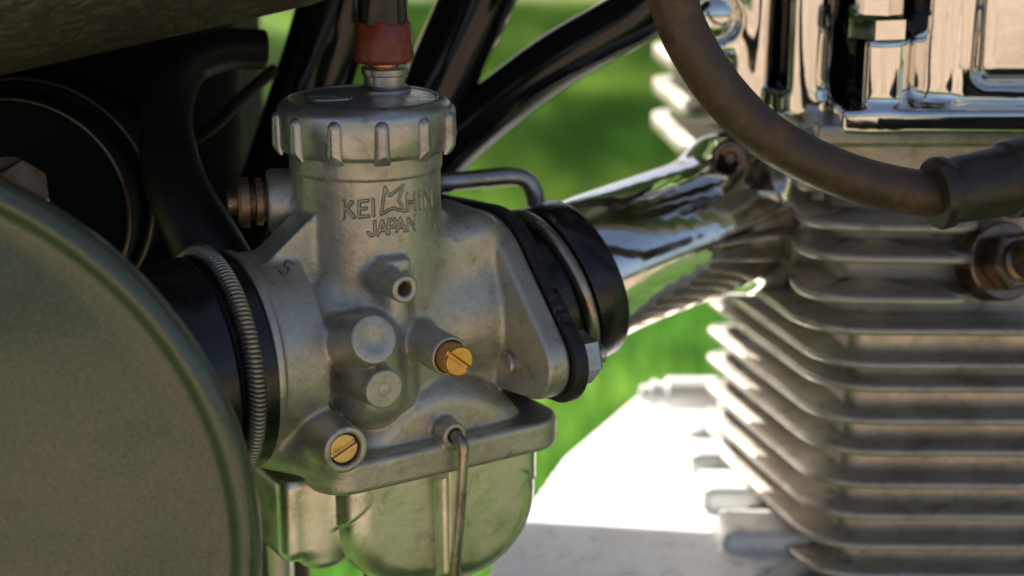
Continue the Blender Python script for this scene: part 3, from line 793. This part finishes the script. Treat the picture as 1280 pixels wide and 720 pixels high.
# chromed rocker cover
def rocker():
    f = Field((85, 28, -8), (215, 130, 62), 1.0)
    f.add(p_box((205, 92, 34), (60, 45, 36), 7), 0)
    f.add(p_box((196, 88, -1.2), (72, 50, 3.4), 1.4), 2.5)
    f.add(p_ell((196, 96, 34), (70, 52.5, 62)), 6)
    f.add(p_box((212, 60, 44), (52, 17.5, 36), 5), 2.5)
    f.add(p_cyl((134.5, 48, -4), (134.5, 48, 20.5), 8.7, .8), 3)
    f.add(p_cyl((151.5, 50, -4), (151.5, 50, 60), 6, .8), 4)
    f.add(p_cyl((118, 66, -3), (118, 66, 62), 9.5, 1), 6)
    f.add(p_cyl((103, 74, -3), (103, 74, 62), 7, 1), 7)
    f.add(p_cyl((93, 68, 23), (93, 90, 23), 10.5, 2.5), 3)
    f.cut(p_cyl((93, 65, 23), (93, 70, 23), 7, 1.5), 1.2)
    f.add(p_ell((93, 71, 23), (6, 3, 6)), .5)
    f.cut(p_box((143, 62, 46), (4.2, 24, 24), 1.5), 1)
    f.cut(p_box((127.5, 66, 40), (2.6, 26, 38), 1), .8)
    f.cut(p_box((110.5, 66, 42), (2.2, 14, 38), 1), 1.2)
    return f.obj('rocker_cover', 'chrome', bike, label='polished chrome rocker cover above the cylinder head')
rc = rocker()
mb = MB(); mb.prism(rpoly([(97, 84), (152, 84), (152, 124), (97, 124)], [6]*4), -2, 61); mb.obj('dark_slot_backing', 'gloss', rc, sharp=40)  # black block added behind the cover's slots so the gaps look dark
mb = MB(); hex_mesh(mb, (134.5, 48, 20.6), (0, 0, 1), 8.6, 0, 6.0, 14); mb.obj('cover_nut', 'chrome', rc, sharp=25)
mb = MB(); hex_mesh(mb, (134.5, 48, 26.8), (0, 0, 1), 6.4, 0, 5.2, 40); mb.lathe([(3.2, 4), (3.2, 8), (2.6, 8.6)], (134.5, 48, 26.8), (0, 0, 1), 20); mb.obj('cover_nut', 'chrome', rc, sharp=25)

# crankcase
def crank():
    f = Field((-20, 20, -200), (240, 330, -95), 2.0)
    f.add(p_poly([(22, 20), (36, 79), (54, 138), (86, 205), (235, 215), (235, 170), (85, 20)], 2, -200, -137, 9), 0)
    f.add(p_box((178, 100, -160), (58, 58, 9), 3), 4)
    for px, py, yy, hs in ((893, 572, 118, (9, 9, 5)), (868, 560, 128, (4, 6, 9)), (912, 622, 98, (10, 9, 7)), (955, 672, 70, (14, 10, 6))):
        f.add(p_box(wy(px, py, yy), hs, 2.2), 3)
    return f.obj('crankcase', 'case', bike, label='pale sunlit alloy crankcase below the cylinder')
crankcase = crank()
q0, q1 = wy(895, 492, 150), wy(812, 492, 150)
mb = MB(); mb.lathe([(6.2, 0), (6.2, 17), (5.6, 17.6), (4.4, 17.8), (4.4, 20.5), (5.0, 20.8), (5.0, 23), (3.4, 23.4), (3.2, 26.5), (2.4, 27)], q0, q1-q0, 28)
mb.obj('pinch_bolt', 'case', crankcase, sharp=35)
mb = MB(); mb.prism(rpoly([(50, 60), (220, 60), (220, 205), (85, 195)], [20]*4), -330, -190); mb.obj('lower_crankcase', 'case', crankcase, sharp=40)
for sx in (40, 240):
    mb = MB(); mb.tube([(130, sx, -325), (120, sx+(40 if sx > 100 else -40), GROUND+8)], 12, 12); mb.obj('stand_leg', 'gloss', bike)

# ------------------------------------------------------------------ spark lead
lp = [wy(820, -70, -10), wy(838, -10, -10), wy(858, 45, -10), wy(900, 112, -8), wy(962, 172, -6), wy(1048, 216, -2), wy(1130, 238, 3), wy(1200, 243, 6), wy(1260, 232, 8)]
mb = MB(); mb.tube(lp, 5.75, 24, samples=8); lead = mb.obj('rubber_hose', 'hose', bike, label='thick dusty brown rubber hose looping over the engine')
b0, b1 = wy(1166, 243, 3), wy(1330, 212, 12)
mb = MB(); mb.lathe([(6.0, 0), (8.6, .2), (9.2, 1.2), (9.0, 3.6), (8.0, 4.8), (8.3, 7), (8.9, 20), (9.8, 20.6), (10, 24), (10, 60)], b0, b1-b0, 40)
mb.obj('hose_boot', 'lead_boot', lead, sharp=50, label='black rubber boot on the end of the hose')

# ------------------------------------------------------------------ frame tubes
def tube(name, pts, r, mat, label, seg=28, **k):
    mb = MB(); mb.tube(pts, r, seg, samples=8); return mb.obj(name, mat, bike, label=label, **k)
tube('frame_tube', [wy(432, -60, 78), wy(410, 50, 76), wy(345, 250, 74), wy(280, 450, 70)], [11, 11.5, 12, 12], 'gloss', 'black frame tube slanting down behind the carburetor cap')
tube('frame_tube', [wy(640, -120, 82), wy(596, 0, 80), wy(551, 100, 78), wy(500, 230, 76)], [10.8, 10.8, 10.5, 10], 'gloss', 'glossy black frame tube slanting down right of the throttle cable')
tube('curved_tube', [wy(860, -40, 60), wy(800, 15, 66), wy(690, 80, 72), wy(600, 150, 76), wy(545, 205, 78), wy(480, 300, 78)], 8.2, 'gloss', 'black curved tube running from the tank to behind the carburetor')

# ------------------------------------------------------------------ side cover
def cover():
    cx, cz, R, Y = -105.8, -72.2, 87.6, -72
    prof = [(R-9.0, 20), (R-3.5, 12), (R-.8, 6), (R, 3), (R-.15, 1.0), (R-.9, -.9), (R-2.2, -2.2), (R-3.6, -2.3), (R-4.8, -1.4), (R-5.6, .2), (R-6.2, 1.7), (R-7.2, 2.3), (R-9.5, 2.3), (R-14, 1.6), (60, -1.6), (40, -4.0), (20, -5.4), (1, -6)]
    mb = MB(); mb.lathe([(r, t) for r, t in prof], (cx, Y, cz), (0, 1, 0), 160)
    return mb.obj('side_cover', 'paint', bike, label='round metallic olive green side cover with raised rim')
cover()

# ------------------------------------------------------------------ seat and tank
def seat():
    f = Field((-330, -75, -50), (50, 330, 130), 3.0)
    a = wy(0, 88, -45); b = wy(385, -6, -35)
    f.add(p_box((-180, 80, 33.5), (196, 135, 34), 30, -.22, 1), 0)
    return f.obj('seat', 'leather', bike, label='dark grained leather seat edge above the side cover')
seat()
def tank():
    f = Field((-40, -70, 60), (480, 330, 230), 4.0)
    f.add(p_cone((30, 130, 150), (330, 130, 165), 62, 90), 0)
    f.add(p_box((200, 130, 120), (190, 120, 42), 32), 30)
    return f.obj('fuel_tank', 'paint', bike, label='olive green fuel tank above the engine')
tank()

# ------------------------------------------------------------------ dark space behind the carburettor
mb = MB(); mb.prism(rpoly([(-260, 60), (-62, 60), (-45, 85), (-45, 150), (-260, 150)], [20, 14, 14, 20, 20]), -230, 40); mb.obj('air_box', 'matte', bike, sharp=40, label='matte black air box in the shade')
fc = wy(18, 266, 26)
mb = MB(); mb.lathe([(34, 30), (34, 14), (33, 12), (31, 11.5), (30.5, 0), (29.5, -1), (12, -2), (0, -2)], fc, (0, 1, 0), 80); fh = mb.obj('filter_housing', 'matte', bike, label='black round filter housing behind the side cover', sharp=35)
for r_, y_ in ((30.4, -.4), (33.8, 12.0)):
    mb = MB(); mb.tube([fc+np.array([r_*math.cos(q), y_, r_*math.sin(q)]) for q in np.linspace(0, 2*math.pi, 65)[:-1]], .42, 8, True); mb.obj('edge_highlight_ring', 'rusty', fh)  # thin lighter rings added to draw the highlight along the housing's edges
mb = MB(); hex_mesh(mb, wy(26, 236, 10), (.75, -.75, .45), 7.5, -4, 3); mb.lathe([(9.5, -6), (9.5, -4), (8, -3.8)], wy(26, 236, 10), (.75, -.75, .45), 28); mb.obj('bracket_bolt', 'rusty', bike, sharp=25, label='rusty hex bolt half hidden behind the side cover')
tube('breather_hose', [wy(330, 62, 50), wy(285, 62, 46), wy(238, 78, 40), wy(215, 115, 34), wy(208, 165, 26), wy(220, 230, 14), wy(255, 300, 6), wy(290, 360, 2)], [5.5, 5.5, 5.8, 6.2, 7, 8, 9, 9], 'dull_hose', 'dark breather hose arching behind the intake boot')
tube('choke_cable', [wy(345, 85, 55), wy(300, 125, 55), wy(265, 160, 55), wy(215, 190, 55)], 1.8, 'dull_hose', 'thin grey cable crossing behind the breather hose', 10)
# low pieces beside the float bowl
tube('drain_pipe', [wy(338, 600, 40), wy(348, 680, 40), wy(352, 760, 40)], 4.0, 'steel', 'polished metal pipe below the intake boot')
tube('overflow_hose', [wy(364, 640, 55), wy(372, 700, 50), wy(380, 770, 46)], 3.2, 'hose', 'thin brown overflow hose beside the float bowl')
